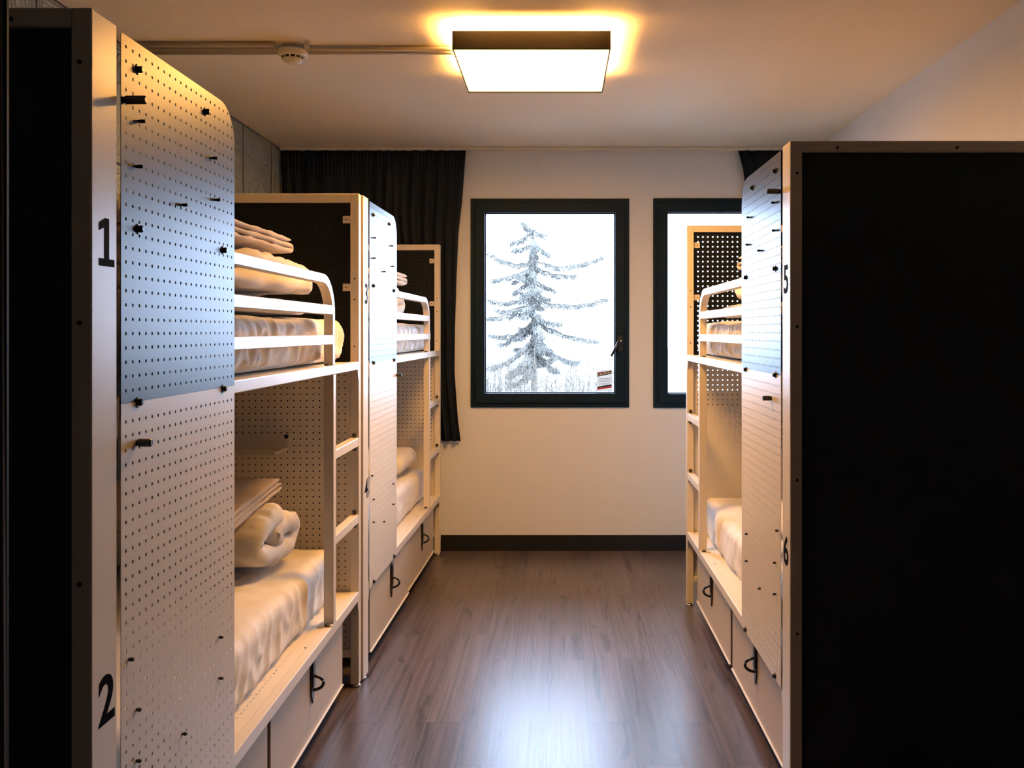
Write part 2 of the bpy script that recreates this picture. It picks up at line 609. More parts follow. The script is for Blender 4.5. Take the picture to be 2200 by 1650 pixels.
def slanted(nm, z0l, z0r, th, mat, y):
    return MB().prism([(-sw * 0.90, z0l), (sw * 0.90, z0r), (sw * 0.90, z0r + th), (-sw * 0.90, z0l + th)], y, y + 0.0004, 'y').build(nm, mat, st)


slanted('red_band', sh * 0.52, sh * 0.72, 0.014, M['red'], -0.0005)
slanted('black_band', sh * 0.34, sh * 0.60, 0.022, M['black'], -0.0009)
slanted('black_band', -sh * 0.72, -sh * 0.50, 0.010, M['black'], -0.0009)
slanted('red_band', -sh * 0.88, -sh * 0.66, 0.011, M['red'], -0.0005)
ang = math.atan2(sh * 0.26, 2 * sw * 0.9)
text_mesh('caution_word', 'CAUTION', 0.0190, M['white_ink'], st, Matrix.Translation((0, -0.0014, sh * 0.47 + 0.0045)) @ Matrix.Rotation(-ang, 4, 'Y') @ Matrix.Rotation(math.pi / 2, 4, 'X'), 0.0002, 0.0006)
ln = MB()
for k in range(5):
    ln.box(-sw * 0.74, sw * (0.74 - 0.12 * (k % 2)), -0.0005, -0.0001, sh * 0.16 - k * 0.0105, sh * 0.16 - k * 0.0105 + 0.0035)
ln.build('small_print', M['grey_ink'], st)

# ------------------------------------------------------------------ curtains and track
def interp(tab, v):
    for (a, b), (c, d) in zip(tab, tab[1:]):
        if v <= c:
            return b + (d - b) * (v - a) / (c - a)
    return tab[-1][1]


def curtain(name, label, left_tab, right_tab, z0, z1, yc, nf, amp, seed):
    rnd = random.Random(seed)
    ph = [rnd.uniform(0, 6.28) for _ in range(4)]
    NU, NV = 320, 46
    bm = bmesh.new()
    rows = []
    for j in range(NV + 1):
        fz = j / NV
        z = z0 + (z1 - z0) * fz
        xl, xr = interp(left_tab, fz), interp(right_tab, fz)
        row = []
        for i in range(NU + 1):
            u = i / NU
            uu = u + 0.018 * math.sin(u * 9 + ph[0]) + 0.008 * math.sin(u * 23 + ph[1] + fz * 1.5)
            a = amp * (0.55 + 0.45 * math.sin(u * 7 + ph[2])) * (1.0 - 0.35 * fz)
            y = yc + a * math.sin(uu * nf * 2 * math.pi + 0.7 * math.sin(fz * 3 + u * 5)) + 0.006 * math.sin(uu * nf * 5.1 + ph[3])
            if fz > 0.93:
                y = yc + (y - yc) * 0.7 + 0.006 * math.sin(u * nf * 6 * math.pi)
            row.append(bm.verts.new((xl + (xr - xl) * u, y, z)))
        rows.append(row)
    for j in range(NV):
        for i in range(NU):
            bm.faces.new((rows[j][i], rows[j][i + 1], rows[j + 1][i + 1], rows[j + 1][i]))
    me = bpy.data.meshes.new(name)
    bm.to_mesh(me)
    bm.free()
    for p in me.polygons:
        p.use_smooth = True
    me.materials.append(M['curtain'])
    o = bpy.data.objects.new(name, me)
    COL.objects.link(o)
    md = o.modifiers.new('thickness', 'SOLIDIFY')
    md.thickness = 0.002
    return tag(o, label, 'curtain', 'curtains on the far wall')


def px2x(px, D):
    return (px - 1197) * D / 1900


cy = 5.685
zt, zb = CEIL - 0.022, 0.716
rt = []
for y, px in ((948, 990), (900, 984), (800, 977), (700, 978), (600, 981), (500, 985), (430, 993), (320, 1001)):
    z = H_CAM - (y - 712) * cy / 1900
    rt.append(((z - zb) / (zt - zb), px2x(px, cy)))
lt = [(0, -1.40), (0.5, -1.55), (0.8, -1.77), (1, -1.775)]
curtain('curtain', 'long black curtain bunched beside the window with the caution sticker', lt, rt, zb, zt, cy, 17, 0.022, 3)
curtain('curtain', 'black curtain mostly hidden behind the bunk bed numbered 5 and 6', [(0, 1.235), (0.85, 1.215), (0.93, 1.20), (1, 1.165)], [(0, 1.64), (1, 1.64)], zb, zt, cy, 8, 0.020, 9)
tag(MB().box(WALL_L + 0.01, WALL_R - 0.01, 5.668, 5.702, CEIL - 0.021, CEIL - 0.001).build('curtain_track', M['white_plastic'], bevel=0.003), 'slim pale curtain track along the ceiling at the window wall', 'curtain track')

# ------------------------------------------------------------------ ceiling fittings
lx0, lx1, ly0, ly1 = -0.403, 0.206, 3.39, 4.005
lz0, lz1 = 2.500, 2.574
lamp = thing('ceiling_lamp', 'square black rimmed ceiling lamp glowing white', 'lamp', ((lx0 + lx1) / 2, (ly0 + ly1) / 2, lz1))
hx, hy = (lx1 - lx0) / 2, (ly1 - ly0) / 2
lh = lz1 - lz0


def square_ring(mb, ax, ay, bx, by, z0, z1):
    O = [(-ax, -ay), (ax, -ay), (ax, ay), (-ax, ay)]
    I = [(-bx, -by), (bx, -by), (bx, by), (-bx, by)]
    R = [[mb.v((p[0], p[1], z)) for p in L] for z in (z0, z1) for L in (O, I)]
    for i in range(4):
        j = (i + 1) % 4
        mb.bm.faces.new((R[0][i], R[0][j], R[1][j], R[1][i]))
        mb.bm.faces.new((R[2][i], R[3][i], R[3][j], R[2][j]))
        mb.bm.faces.new((R[0][i], R[2][i], R[2][j], R[0][j]))
        mb.bm.faces.new((R[1][i], R[1][j], R[3][j], R[3][i]))
    return mb


square_ring(MB(), hx, hy, hx - 0.006, hy - 0.006, -lh, 0.0).build('lamp_frame', M['lampshell'], lamp, bevel=0.004)
MB().box(-hx + 0.0065, hx - 0.0065, -hy + 0.0065, hy - 0.0065, -lh + 0.006, -lh + 0.016).build('diffuser', M['diffuser'], lamp)
MB().box(-hx + 0.0065, hx - 0.0065, -hy + 0.0065, hy - 0.0065, -0.022, -0.018).build('lamp_back_plate', M['white_plastic'], lamp)
square_ring(MB(), hx - 0.025, hy - 0.025, hx - 0.055, hy - 0.055, -0.0175, -0.011).build('led_strip', M['uplight'], lamp)
MB().box(-0.238, 0.238, -0.238, 0.238, -0.0175, CEIL - lz1 - 0.0005).build('mounting_plate', M['white_plastic'], lamp, bevel=0.002)

for k, (D, xa, xb, lab) in enumerate(((3.615, -1.779, -1.155, 'short conduit pipe on the ceiling, ending at the smoke detector'),
                                      (3.668, -1.779, lx0 - 0.002, 'middle conduit pipe on the ceiling, running into the square lamp'),
                                      (3.715, -1.779, lx0 - 0.002, 'conduit pipe on the ceiling, lying closest to the window wall'))):
    cd = MB().tube([(xa, D, CEIL - 0.0115), (xb, D, CEIL - 0.0115)], 0.0105, 12)
    o = cd.build('conduit', M['conduit'], smooth=True)
    tag(o, lab, 'pipe', 'conduit pipes on the ceiling')
det = thing('smoke_detector', 'round white smoke detector on the ceiling beside the conduit', 'smoke detector', (-1.092, 3.655, CEIL))
MB().lathe([(0.058, -0.024), (0.060, -0.030), (0.059, -0.046), (0.052, -0.050), (0.046, -0.051)], (0, 0, 0), 'z', 36).build('detector_base', M['white_plastic'], det, smooth=True)
MB().lathe([(0.043, -0.0505), (0.042, -0.060)], (0, 0, 0), 'z', 36).build('sensing_slot', M['black'], det, smooth=True)
fins = MB()
for k in range(12):
    a = k * math.pi / 6
    c, s_ = math.cos(a), math.sin(a)
    fins.tube([(0.0445 * c, 0.0445 * s_, -0.050), (0.0435 * c, 0.0435 * s_, -0.0605)], 0.004, 6)
fins.build('slot_fins', M['white_plastic'], det)
MB().lathe([(0.045, -0.0605), (0.041, -0.066), (0.032, -0.070), (0.030, -0.076), (0.020, -0.079)], (0, 0, 0), 'z', 36).build('detector_cap', M['white_plastic'], det, smooth=True)
MB().box(0.062, 0.082, -0.055, -0.050, -0.034, -0.002).build('indicator_tag', M['white_plastic'], det)

# ------------------------------------------------------------------ bunk beds
L_BED, W_BED, H_BED = 2.064, 0.96, 1.970
PAN_Y0, PAN_Y1 = 0.097, 0.6576
perf_up = perforated('black_perforated_privacy_panel', (0.012, 0.015, 0.024), 0.33, 1, 0.1148, 1.940, (0.10, 0.655), (1.305, 1.950), r=0.0034, pitch=0.0262, spec=0.36)
perf_low = perforated('cream_perforated_privacy_panel', CREAM, 0.33, 1, 0.1148, 1.2545, (0.10, 0.655), (0.365, 1.265), r=0.0034, pitch=0.0262)
perf_end_up = perforated('black_perforated_end_panel', (0.008, 0.011, 0.017), 0.65, 0, 0.059, 1.9105, (0.045, 0.915), (1.315, 1.925), r=0.0034, spec=0.12)
perf_end_low = perforated('cream_perforated_end_panel', CREAM, 0.42, 0, 0.059, 1.2445, (0.045, 0.915), (0.165, 1.260), r=0.0032)
perf_drawer = perforated('perforated_drawer_front', (0.60, 0.50, 0.38), 0.45, 1, 0.015, 0.305, (-0.41, 0.41), (0.085, 0.330), r=0.0026)
perf_deck = perforated('cream_deck_with_hole_row', CREAM, 0.45, 1, 0.16, 0.070, (0.15, 1.85), (0.060, 0.080), r=0.0030, axis_b=0)


def make_bed(side, x, y, yaw, label, numbers, big_low_y=0.14, big_up=True):
    """side -1: bed stands to the left of the aisle. local +x*side runs from aisle to wall"""
    s = side
    root = thing('bunk_bed', label, 'bunk bed', (x, y, 0), yaw, 'steel bunk beds along the aisle')
    B = lambda: MB(s)
    pw = 0.035
    # near end
    for u in (0.0, W_BED - pw):
        B().box(u, u + pw, 0.0, 0.088, 0.012, H_BED).build('post', M['steel'], root, bevel=0.003)
    B().box(pw, W_BED - pw, 0.0, 0.036, H_BED - 0.033, H_BED).build('end_rail', M['steel'], root, bevel=0.003)
    B().box(pw, W_BED - pw, 0.0, 0.036, 0.10, 0.133).build('end_rail', M['steel'], root, bevel=0.003)
    B().box(pw - 0.002, W_BED - pw + 0.002, 0.010, 0.016, 0.128, H_BED - 0.030).build('end_panel', M['navy'], root)
    for k in range(3):
        sc_ = B().lathe([(0.0042, 0.0), (0.0042, -0.0016), (0.002, -0.002)], (0.136 + 0.345 * k, 0.0, H_BED - 0.020), 'y', 10)
        sc_.build('screw', M['black'], root)
    for k in range(5):
        sc_ = B().lathe([(0.0042, 0.0), (0.0042, -0.0016), (0.002, -0.002)], (0.020, 0.0, 1.877 - 0.443 * k), 'y', 10)
        sc_.build('screw', M['black'], root)
    # far end
    y1 = L_BED
    for u in (0.0, W_BED - pw):
        B().box(u, u + pw, y1 - 0.039, y1, 0.012, H_BED).build('post', M['steel'], root, bevel=0.003)
    for z0, z1 in ((H_BED - 0.036, H_BED), (0.120, 0.152)):
        B().box(pw, W_BED - pw, y1 - 0.039, y1, z0, z1).build('end_rail', M['steel'], root, bevel=0.003)
    B().box(0.030, W_BED - 0.030, y1 - 0.024, y1 - 0.022, 1.285, H_BED - 0.030).build('perforated_end_panel', perf_end_up, root)
    B().box(0.030, W_BED - 0.030, y1 - 0.024, y1 - 0.022, 0.148, 1.275).build('perforated_end_panel', perf_end_low, root)
    for z in (1.867, 1.596):
        for u0, u1 in ((pw - 0.001, 0.068), (W_BED - 0.068, W_BED - pw + 0.001)):
            t_ = B().box(u0, u1, y1 - 0.0275, y1 - 0.0245, z - 0.015, z + 0.015).build('panel_tab', M['steel'], root, bevel=0.0015)
            B().lathe([(0.003, 0.0), (0.003, -0.001), (0.0015, -0.0015)], ((u0 + u1) / 2 + (0.004 if u0 < 0.5 else -0.004), y1 - 0.0275, z), 'y', 8).build('rivet', M['black'], t_)
    for z in (1.63, 1.547, 1.36):
        B().lathe([(0.0035, 0.0), (0.0035, -0.0008), (0.002, -0.001)], (0.018, y1 - 0.039, z), 'y', 10).build('screw', M['black'], root)
    # long rails and decks
    for z0, z1 in ((1.267, 1.300), (0.3465, 0.3835)):
        for u0, u1 in ((0.0, 0.033), (W_BED - 0.033, W_BED)):
            B().box(u0, u1, 0.088, y1 - 0.039, z0, z1).build('side_rail', M['steel'], root, bevel=0.003)
        B().box(0.033, W_BED - 0.033, 0.088, y1 - 0.040, z1 - 0.006, z1 - 0.002).build('deck', perf_deck, root)
        for ya, yb in ((y1 - 0.078, y1 - 0.039),):
            B().prism([(ya + 0.022, z0), (yb, z0), (yb, z0 - 0.040), (yb - 0.006, z0 - 0.040)], 0.001, 0.005, 'x').build('gusset', M['steel'], root)
        B().prism([(0.088, z0), (0.105, z0), (0.094, z0 - 0.040), (0.088, z0 - 0.040)], 0.001, 0.005, 'x').build('gusset', M['steel'], root)
    for yy in (0.72, 1.40):
        B().lathe([(0.004, 0.0), (0.004, 0.0008)], (0.036, yy, 0.3820), 'z', 10).build('screw', M['black'], root)
    # guard rail
    gy, gt, th = 1.648, 1.616, 0.031
    R = 0.150
    n = 14
    outer = [(0.60, gt)] + [(gy - R + R * math.sin(a), gt - R * 0.9 + R * 0.9 * math.cos(a)) for a in [k * math.pi / 2 / n for k in range(n + 1)]] + [(gy, 1.3005)]
    r2 = R - 0.025
    inner = [(0.60, gt - th)] + [(gy - 0.030 - r2 + r2 * math.sin(a), gt - th - r2 * 0.9 + r2 * 0.9 * math.cos(a)) for a in [k * math.pi / 2 / n for k in range(n + 1)]] + [(gy - 0.030, 1.3005)]
    g = B().band(outer, inner, 0.0005, 0.033).build('guard_rail', M['steel'], root, bevel=0.002)
    for z0 in (1.479, 1.374):
        B().box(0.0005, 0.030, 0.60, gy - 0.0295, z0, z0 + 0.033).build('crossbar', M['steel'], g, bevel=0.002)
    B().lathe([(0.010, 0), (0.009, 0.004), (0.004, 0.006)], (0.017, gy - 0.045, 1.3005), 'z', 12).build('bolt', M['hardware'], root, smooth=True)
    # ladder
    ld = B().box(0.0, 0.035, 1.624, 1.659, 0.384, 1.2665).build('ladder', M['steel'], root, bevel=0.002)
    B().box(-0.0005, 0.050, 1.600, 1.665, 0.3838, 0.3868).build('ladder_foot', M['steel'], ld)
    for z0 in (0.657, 0.963):
        B().box(0.001, 0.034, 1.660, y1 - 0.0395, z0, z0 + 0.033).build('rung', M['steel'], ld, bevel=0.002)
        for zz, dz in ((z0 + 0.044, 1), (z0 - 0.011, -1)):
            B().lathe([(0.009, 0.0), (0.009, -0.004), (0.007, -0.009), (0.003, -0.012)], (0.0175, y1 - 0.0392, zz), 'y', 14).build('bolt', M['hardware'], ld, smooth=True)
    B().lathe([(0.011, 0), (0.010, 0.004), (0.004, 0.007)], (0.018, 1.606, 0.3868), 'z', 12).build('bolt', M['hardware'], ld, smooth=True)
    # privacy panels with pegs and mounting bolts
    z0, z1, rr = 1.2885, 1.9610, 0.090
    rc = 0.004
    pts = [(PAN_Y0, z0), (PAN_Y1, z0)]
    pts += [(PAN_Y1 - rr + rr * math.cos(a), z1 - rr + rr * math.sin(a)) for a in [k * math.pi / 2 / 12 for k in range(13)]]
    pts += [(PAN_Y0 + rc, z1), (PAN_Y0, z1 - rc)]
    pu = B().prism(pts, -0.0026, -0.0014, 'x').build('privacy_panel', perf_up, root)
    pl = B().prism([(PAN_Y0, 0.352), (PAN_Y1, 0.352), (PAN_Y1, 1.2880), (PAN_Y0, 1.2880)], -0.0026, -0.0014, 'x').build('privacy_panel', perf_low, root)
    pu['label'] = 'black upper privacy panel with rounded corner'
    pl['label'] = 'cream lower privacy panel'
    def adj(yy, zz):
        return (yy + 1.5) * 1.0083 - 1.5, 1.42 + (zz - 1.42) * 1.0083
    def bolt(par, yy, zz):
        yy, zz = adj(yy, zz)
        b = B().lathe([(0.0100, -0.0027), (0.0100, -0.0045)], (0, yy, zz), 'x', 16)
        b.lathe([(0.0068, -0.0045), (0.0068, -0.009), (0.0045, -0.012)], (0, yy, zz), 'x', 8)
        b.tube([(-0.003, yy, zz), (0.010, yy, zz)], 0.004, 8)
        b.build('bolt', M['hardware'], par)
    def peg(par, yy, zz, r=0.0036, ln=0.016):
        yy, zz = adj(yy, zz)
        B().lathe([(r * 0.8, -0.0020), (r * 0.8, -0.005), (r, -0.006), (r, -ln + 0.002), (r * 0.7, -ln)], (0, yy, zz), 'x', 12).build('peg', M['hardware'], par, smooth=False)
    for yy, zz in ((0.148, 1.908), (0.465, 1.908), (0.150, 1.611), (0.568, 1.610), (0.148, 1.288), (0.567, 1.286)):
        bolt(pu, yy, zz)
    for yy, zz in ((0.150, 1.812), (0.141, 1.726), (0.500, 1.812), (0.518, 1.720), (0.339, 1.683)):
        peg(pu, yy, zz)
    if big_up:
        peg(pu, 0.097, 1.838, 0.0080, 0.042)
    for yy, zz in ((0.150, 0.372), (0.567, 0.372)):
        bolt(pl, yy, zz)
    for yy, zz in ((0.543, 0.7136), (0.1125, 0.822), (0.543, 0.619), (0.141, 0.718), (0.344, 0.581), (0.141, 0.623)):
        peg(pl, yy, zz, 0.0038, 0.012)
    peg(pl, big_low_y, 1.213, 0.0078, 0.030)
    # numbers on the post
    for dgt, zb_ in zip(numbers, (1.534, 0.737)):
        if s < 0:
            mtx = Matrix(((0, 0, 1, 0.0004), (1, 0, 0, 0.051), (0, 1, 0, zb_), (0, 0, 0, 1)))
        else:
            mtx = Matrix(((0, 0, -1, -0.0004), (-1, 0, 0, 0.047), (0, 1, 0, zb_), (0, 0, 0, 1)))
        if dgt == '1':
            one = [(-0.026, 0), (0.026, 0), (0.026, 0.013), (0.0075, 0.013), (0.0075, 0.084), (-0.006, 0.084), (-0.026, 0.074), (-0.026, 0.061), (-0.008, 0.068), (-0.008, 0.013), (-0.026, 0.013)]
            nb = MB()
            nb.prism(one, -0.0003, 0.0003, 'z')
            bmesh.ops.transform(nb.bm, matrix=mtx, verts=nb.bm.verts)
            nb = nb.build('number', M['ink'], root)
            nb['label'] = 'black number 1'
            continue
        nb = text_mesh('number', dgt, 0.116, M['ink'], root, mtx, 0.0003, 0.0004 if dgt == '4' else 0.0022)
        nb['label'] = 'black number ' + dgt
    # feet
    for u in (0.0175, W_BED - 0.0175):
        for yy in (0.044, y1 - 0.0195):
            B().lathe([(0.020, 0.0005), (0.021, 0.004), (0.018, 0.008), (0.008, 0.010), (0.008, 0.0125)], (u, yy, 0), 'z', 18).build('foot', M['chrome'], root, smooth=True)
    # small shelf on the far end panel of the lower bunk
    sh_ = B()
    sh_.box(0.275, 0.80, y1 - 0.029, y1 - 0.0245, 0.945, 1.012)
    sh_.box(0.290, 0.80, y1 - 0.185, y1 - 0.029, 0.945, 0.9475)
    sh_.box(0.2885, 0.2910, y1 - 0.185, y1 - 0.029, 0.945, 0.958)
    sh_.build('bedside_shelf', M['steel'], root, bevel=0.0006)
    B().lathe([(0.009, 0), (0.009, -0.004), (0.004, -0.007)], (0.292, y1 - 0.0295, 1.000), 'y', 12).build('bolt', M['hardware'], root, smooth=True)
    return root


XA, YA = -0.790, 1.500
XB, YB = -0.783, 3.572
XR, YR = 0.672, 2.550
bedA = make_bed(-1, XA, YA, 0.0, 'bunk bed with the numbers 1 and 2 on its cream post, closest to the camera', '12', 0.145)
bedB = make_bed(-1, XB, YB, -0.020, 'bunk bed with the numbers 3 and 4 on its post, reaching to the curtain', '34', 0.625, False)
bedR = make_bed(1, XR, YR, 0.0, 'bunk bed with the numbers 5 and 6 on its post, beside the second window', '56', 0.20)


def to_world(bed, s, u, y, z):
    c, n = math.cos(bed.rotation_euler.z), math.sin(bed.rotation_euler.z)
    x = s * u
    return (bed.location.x + c * x - n * y, bed.location.y + n * x + c * y, z)

# ------------------------------------------------------------------ storage drawers
def make_drawer(bed, s, yc, u, yaw, label, ln=0.85):
    root = thing('storage_drawer', label, 'drawer', to_world(bed, s, u, yc, 0), bed.rotation_euler.z + yaw, 'storage drawers under the bunk beds')
    h = ln / 2
    B = lambda: MB(s)
    B().box(0.0, 0.003, -h, h, 0.066, 0.335).build('drawer_front', perf_drawer, root)
    B().box(-0.006, 0.010, -h, h, 0.060, 0.0655).build('bottom_lip', M['steel'], root, bevel=0.001)
    bx = B()
    bx.box(0.0035, 0.70, -h, -h + 0.003, 0.067, 0.330)
    bx.box(0.0035, 0.70, h - 0.003, h, 0.067, 0.330)
    bx.box(0.697, 0.70, -h + 0.003, h - 0.003, 0.067, 0.330)
    bx.box(0.0105, 0.697, -h + 0.003, h - 0.003, 0.067, 0.070)
    bx.build('drawer_box', M['board'], root)
    wl = B()
    for yy in (-h + 0.08, h - 0.08):
        for uu in (0.08, 0.62):
            wl.tube([(uu - 0.012, yy, 0.0335), (uu + 0.012, yy, 0.0335)], 0.0325, 14)
    wl.build('caster_wheels', M['black'], root)
    lt_ = B()
    lt_.box(-0.004, 0.0, -0.020, 0.020, 0.250, 0.332)
    lt_.box(-0.010, -0.004, -0.013, 0.013, 0.226, 0.322)
    lt_.prism([(-0.018, 0.262), (0.018, 0.262), (0.018, 0.205), (0.0, 0.168), (-0.018, 0.205)], -0.006, -0.001, 'x')
    la = lt_.build('hasp', M['hardware'], root, bevel=0.001)
    rg = B()
    P = []
    for k in range(19):
        a = math.pi * k / 18
        P.append((-0.003 - 0.037 * math.sin(a), 0.0, 0.238 - 0.024 * math.cos(a)))
    rg.tube(P, 0.0052, 10)
    rg.build('staple_ring', M['hardware'], la, smooth=True)
    return root


make_drawer(bedA, -1, 0.595, 0.036, 0, 'drawer under the bed numbered 1 and 2, partly cut by the frame edge')
make_drawer(bedA, -1, 1.475, 0.036, 0, 'drawer with hasp under the ladder end of the bed numbered 1 and 2')
make_drawer(bedB, -1, 0.595, 0.012, -0.002, 'drawer under the privacy panel of the bed numbered 3 and 4')
make_drawer(bedB, -1, 1.475, 0.020, 0.0, 'drawer under the bed numbered 3 and 4, closest to the far wall')
make_drawer(bedR, 1, 0.585, 0.034, 0, 'drawer under the privacy panel of the bed numbered 5 and 6')
make_drawer(bedR, 1, 1.475, 0.034, 0, 'drawer under the ladder end of the bed numbered 5 and 6')

# ------------------------------------------------------------------ bedding
def soft_box(u0, u1, y0, y1, z0, z1, r, s, nseed, wr=0.006, pleat=0.006, res=0.012, crown=0.01, flat_bottom=True, pf=60.0):
    cx, cyy, cz = (u0 + u1) / 2, (y0 + y1) / 2, (z0 + z1) / 2
    hx_, hy_, hz_ = (u1 - u0) / 2, (y1 - y0) / 2, (z1 - z0) / 2
    nx, ny, nz = max(4, int(2 * hx_ / res)), max(4, int(2 * hy_ / res)), max(6, int(2 * hz_ / (res * 0.7)))
    bm = bmesh.new()
    cache = {}

    def vert(i, j, k):
        key = (i, j, k)
        if key in cache:
            return cache[key]
        p = Vector(((2 * i / nx - 1) * hx_, (2 * j / ny - 1) * hy_, (2 * k / nz - 1) * hz_))
        q = Vector((max(-hx_ + r, min(hx_ - r, p.x)), max(-hy_ + r, min(hy_ - r, p.y)), max(-hz_ + r, min(hz_ - r, p.z))))
        d = p - q
        nrm = Vector((0, 0, 0))
        if d.length > 1e-9:
            nrm = d.normalized()
            p = q + nrm * r
        sd = Vector((nseed * 3.1, nseed * 1.7, nseed))
        w = noise.noise(p * 6.0 + sd) * wr + noise.noise(p * 17.0 + sd) * wr * 0.5
        side = max(abs(nrm.x), abs(nrm.y)) if nrm.length else 0
        topw = 1 - side
        if side > 0.3:
            tt = p.y if abs(nrm.x) > abs(nrm.y) else p.x
            low = 1.0 - 0.3 * (p.z / hz_ + 1) * 0.5
            lean_ = 0.9 * noise.noise(Vector((tt * 3, nseed, 1.5)))
            n1_ = noise.noise(Vector(((tt + p.z * lean_) * pf * 0.4, p.z * 7, nseed * 2.0)))
            n2_ = noise.noise(Vector(((tt - p.z * 0.6) * pf, p.z * 9, nseed * 5.0)))
            w += side * pleat * low * ((1 - abs(n1_)) ** 3 * 1.5 - 0.75 + 0.5 * (1 - abs(n2_)) ** 3)
        if flat_bottom and p.z < -hz_ + r * 0.4:
            w *= 0.15
        out = p + nrm * w
        if nrm.length < 1e-6 or nrm.z > 0.5:
            fx = 1 - (p.x / hx_) ** 2
            fy = 1 - (p.y / hy_) ** 2
            out.z += crown * max(fx, 0) * max(fy, 0) + noise.noise(p * 4 + sd) * wr * 0.5
        cache[key] = bm.verts.new(((out.x + cx) * s, out.y + cyy, out.z + cz))
        return cache[key]
    for j in range(ny):
        for i in range(nx):
            bm.faces.new((vert(i, j, nz), vert(i + 1, j, nz), vert(i + 1, j + 1, nz), vert(i, j + 1, nz)))
            bm.faces.new((vert(i, j, 0), vert(i, j + 1, 0), vert(i + 1, j + 1, 0), vert(i + 1, j, 0)))
    for k in range(nz):
        for i in range(nx):
            bm.faces.new((vert(i, 0, k), vert(i + 1, 0, k), vert(i + 1, 0, k + 1), vert(i, 0, k + 1)))
            bm.faces.new((vert(i, ny, k), vert(i, ny, k + 1), vert(i + 1, ny, k + 1), vert(i + 1, ny, k)))
        for j in range(ny):
            bm.faces.new((vert(0, j, k), vert(0, j, k + 1), vert(0, j + 1, k + 1), vert(0, j + 1, k)))
            bm.faces.new((vert(nx, j, k), vert(nx, j + 1, k), vert(nx, j + 1, k + 1), vert(nx, j, k + 1)))
    mb = MB.__new__(MB)
    mb.bm = bm
    mb.f = s
    return mb


def place(o, bed, label, cat, group):
    o.location = bed.location
    o.rotation_euler = bed.rotation_euler
    return tag(o, label, cat, group)


def folded(path, u0, u1, th, s, nseed, wr=0.006, rot=0.0, at=(0, 0), endr=None, slack=0.0, lean=0.0):
    """a quilt or blanket: a padded strip as wide as u0..u1 swept along a folded (y,z) path.
    rot turns the bundle about z at point at=(u,y)"""
    # resample path
    P = [Vector((p[0], p[1])) for p in path]
    for _ in range(3):      # Chaikin smoothing
        Q = [P[0]]
        for a, b in zip(P, P[1:]):
            Q += [a * 0.75 + b * 0.25, a * 0.25 + b * 0.75]
        Q.append(P[-1])
        P = Q
    hw = (u1 - u0) / 2
    r = th / 2 if endr is None else endr
    sec = []
    NA = 6
    NW = 14
    for k in range(NW + 1):
        sec.append((-hw + r + (2 * hw - 2 * r) * k / NW, 1))
    for k in range(1, NA):
        a = math.pi / 2 - math.pi * k / NA
        sec.append((hw - r + r * math.cos(a), math.sin(a)))
    for k in range(NW + 1):
        sec.append((hw - r - (2 * hw - 2 * r) * k / NW, -1))
    for k in range(1, NA):
        a = -math.pi / 2 - math.pi * k / NA
        sec.append((-hw + r + r * math.cos(a), math.sin(a)))
    mb = MB(s)
    rings = []
    n = len(P)
    uc = (u0 + u1) / 2
    sd = Vector((nseed * 2.3, nseed, nseed * 0.7))
    cr, sr = math.cos(rot), math.sin(rot)
    for i, p in enumerate(P):
        d = (P[min(i + 1, n - 1)] - P[max(i - 1, 0)]).normalized()
        nn = Vector((-d.y, d.x))
        e = min(i, n - 1 - i)
        k_ = min(1.0, 0.35 + 0.65 * math.sin(min(1, e / 4.0) * math.pi / 2))
        ring = []
        for (a, b) in sec:
            off = nn * (b * th / 2 * k_)
            pos = Vector((uc + a, p.x + off.x, p.y + off.y))
            w = noise.noise(pos * 7 + sd) * wr + noise.noise(pos * 19 + sd) * wr * 0.45
            edge = max(0.0, (abs(a) - hw + 0.10) / 0.10)
            w += edge * wr * 1.2 * noise.noise(Vector((pos.x * 5, pos.y * 26, pos.z * 26)))
            pos += Vector((noise.noise(pos * 9 + sd * 2) * wr * 1.4 * (1 if abs(a) > hw - r else 0.3), nn.x * b * w, nn.y * b * w))
            pos.z += lean * a
            du, dy = pos.x - at[0], pos.y - at[1]
            ring.append(mb.v((at[0] + du * cr - dy * sr, at[1] + du * sr + dy * cr, pos.z)))
        rings.append(ring)
    m = len(sec)
    for i in range(n - 1):
        for k in range(m):
            mb.bm.faces.new((rings[i][k], rings[i][(k + 1) % m], rings[i + 1][(k + 1) % m], rings[i + 1][k]))
    mb.bm.faces.new(rings[0][::-1])
    mb.bm.faces.new(rings[-1])
    return mb


def mattress(bed, s, lower, label, seed):
    z0, z1 = (0.3840, 0.570) if lower else (1.3040, 1.462)
    mb = soft_box(0.078 if lower else 0.056, W_BED - 0.05, 0.16, 1.985, z0, z1, 0.042, s, seed, 0.007, 0.008 if lower else 0.014, crown=0.02 if lower else 0.008, pf=70 if seed == 5 else 26)
    return place(mb.build('mattress', M['linen'], None, smooth=True), bed, label, 'mattress', 'mattresses in fitted white sheets')


mattress(bedA, -1, False, 'sheeted mattress on the top bunk of the bed numbered 1 and 2', 1)
mattress(bedA, -1, True, 'sheeted mattress on the lower bunk of the bed numbered 1 and 2', 2)
mattress(bedB, -1, False, 'sheeted mattress on the top bunk of the bed numbered 3 and 4', 3)
mattress(bedB, -1, True, 'sheeted mattress on the lower bunk of the bed numbered 3 and 4', 4)
mattress(bedR, 1, False, 'gathered sheeted mattress on the top bunk of the bed numbered 5 and 6', 5)
mattress(bedR, 1, True, 'sheeted mattress on the lower bunk of the bed numbered 5 and 6', 6)


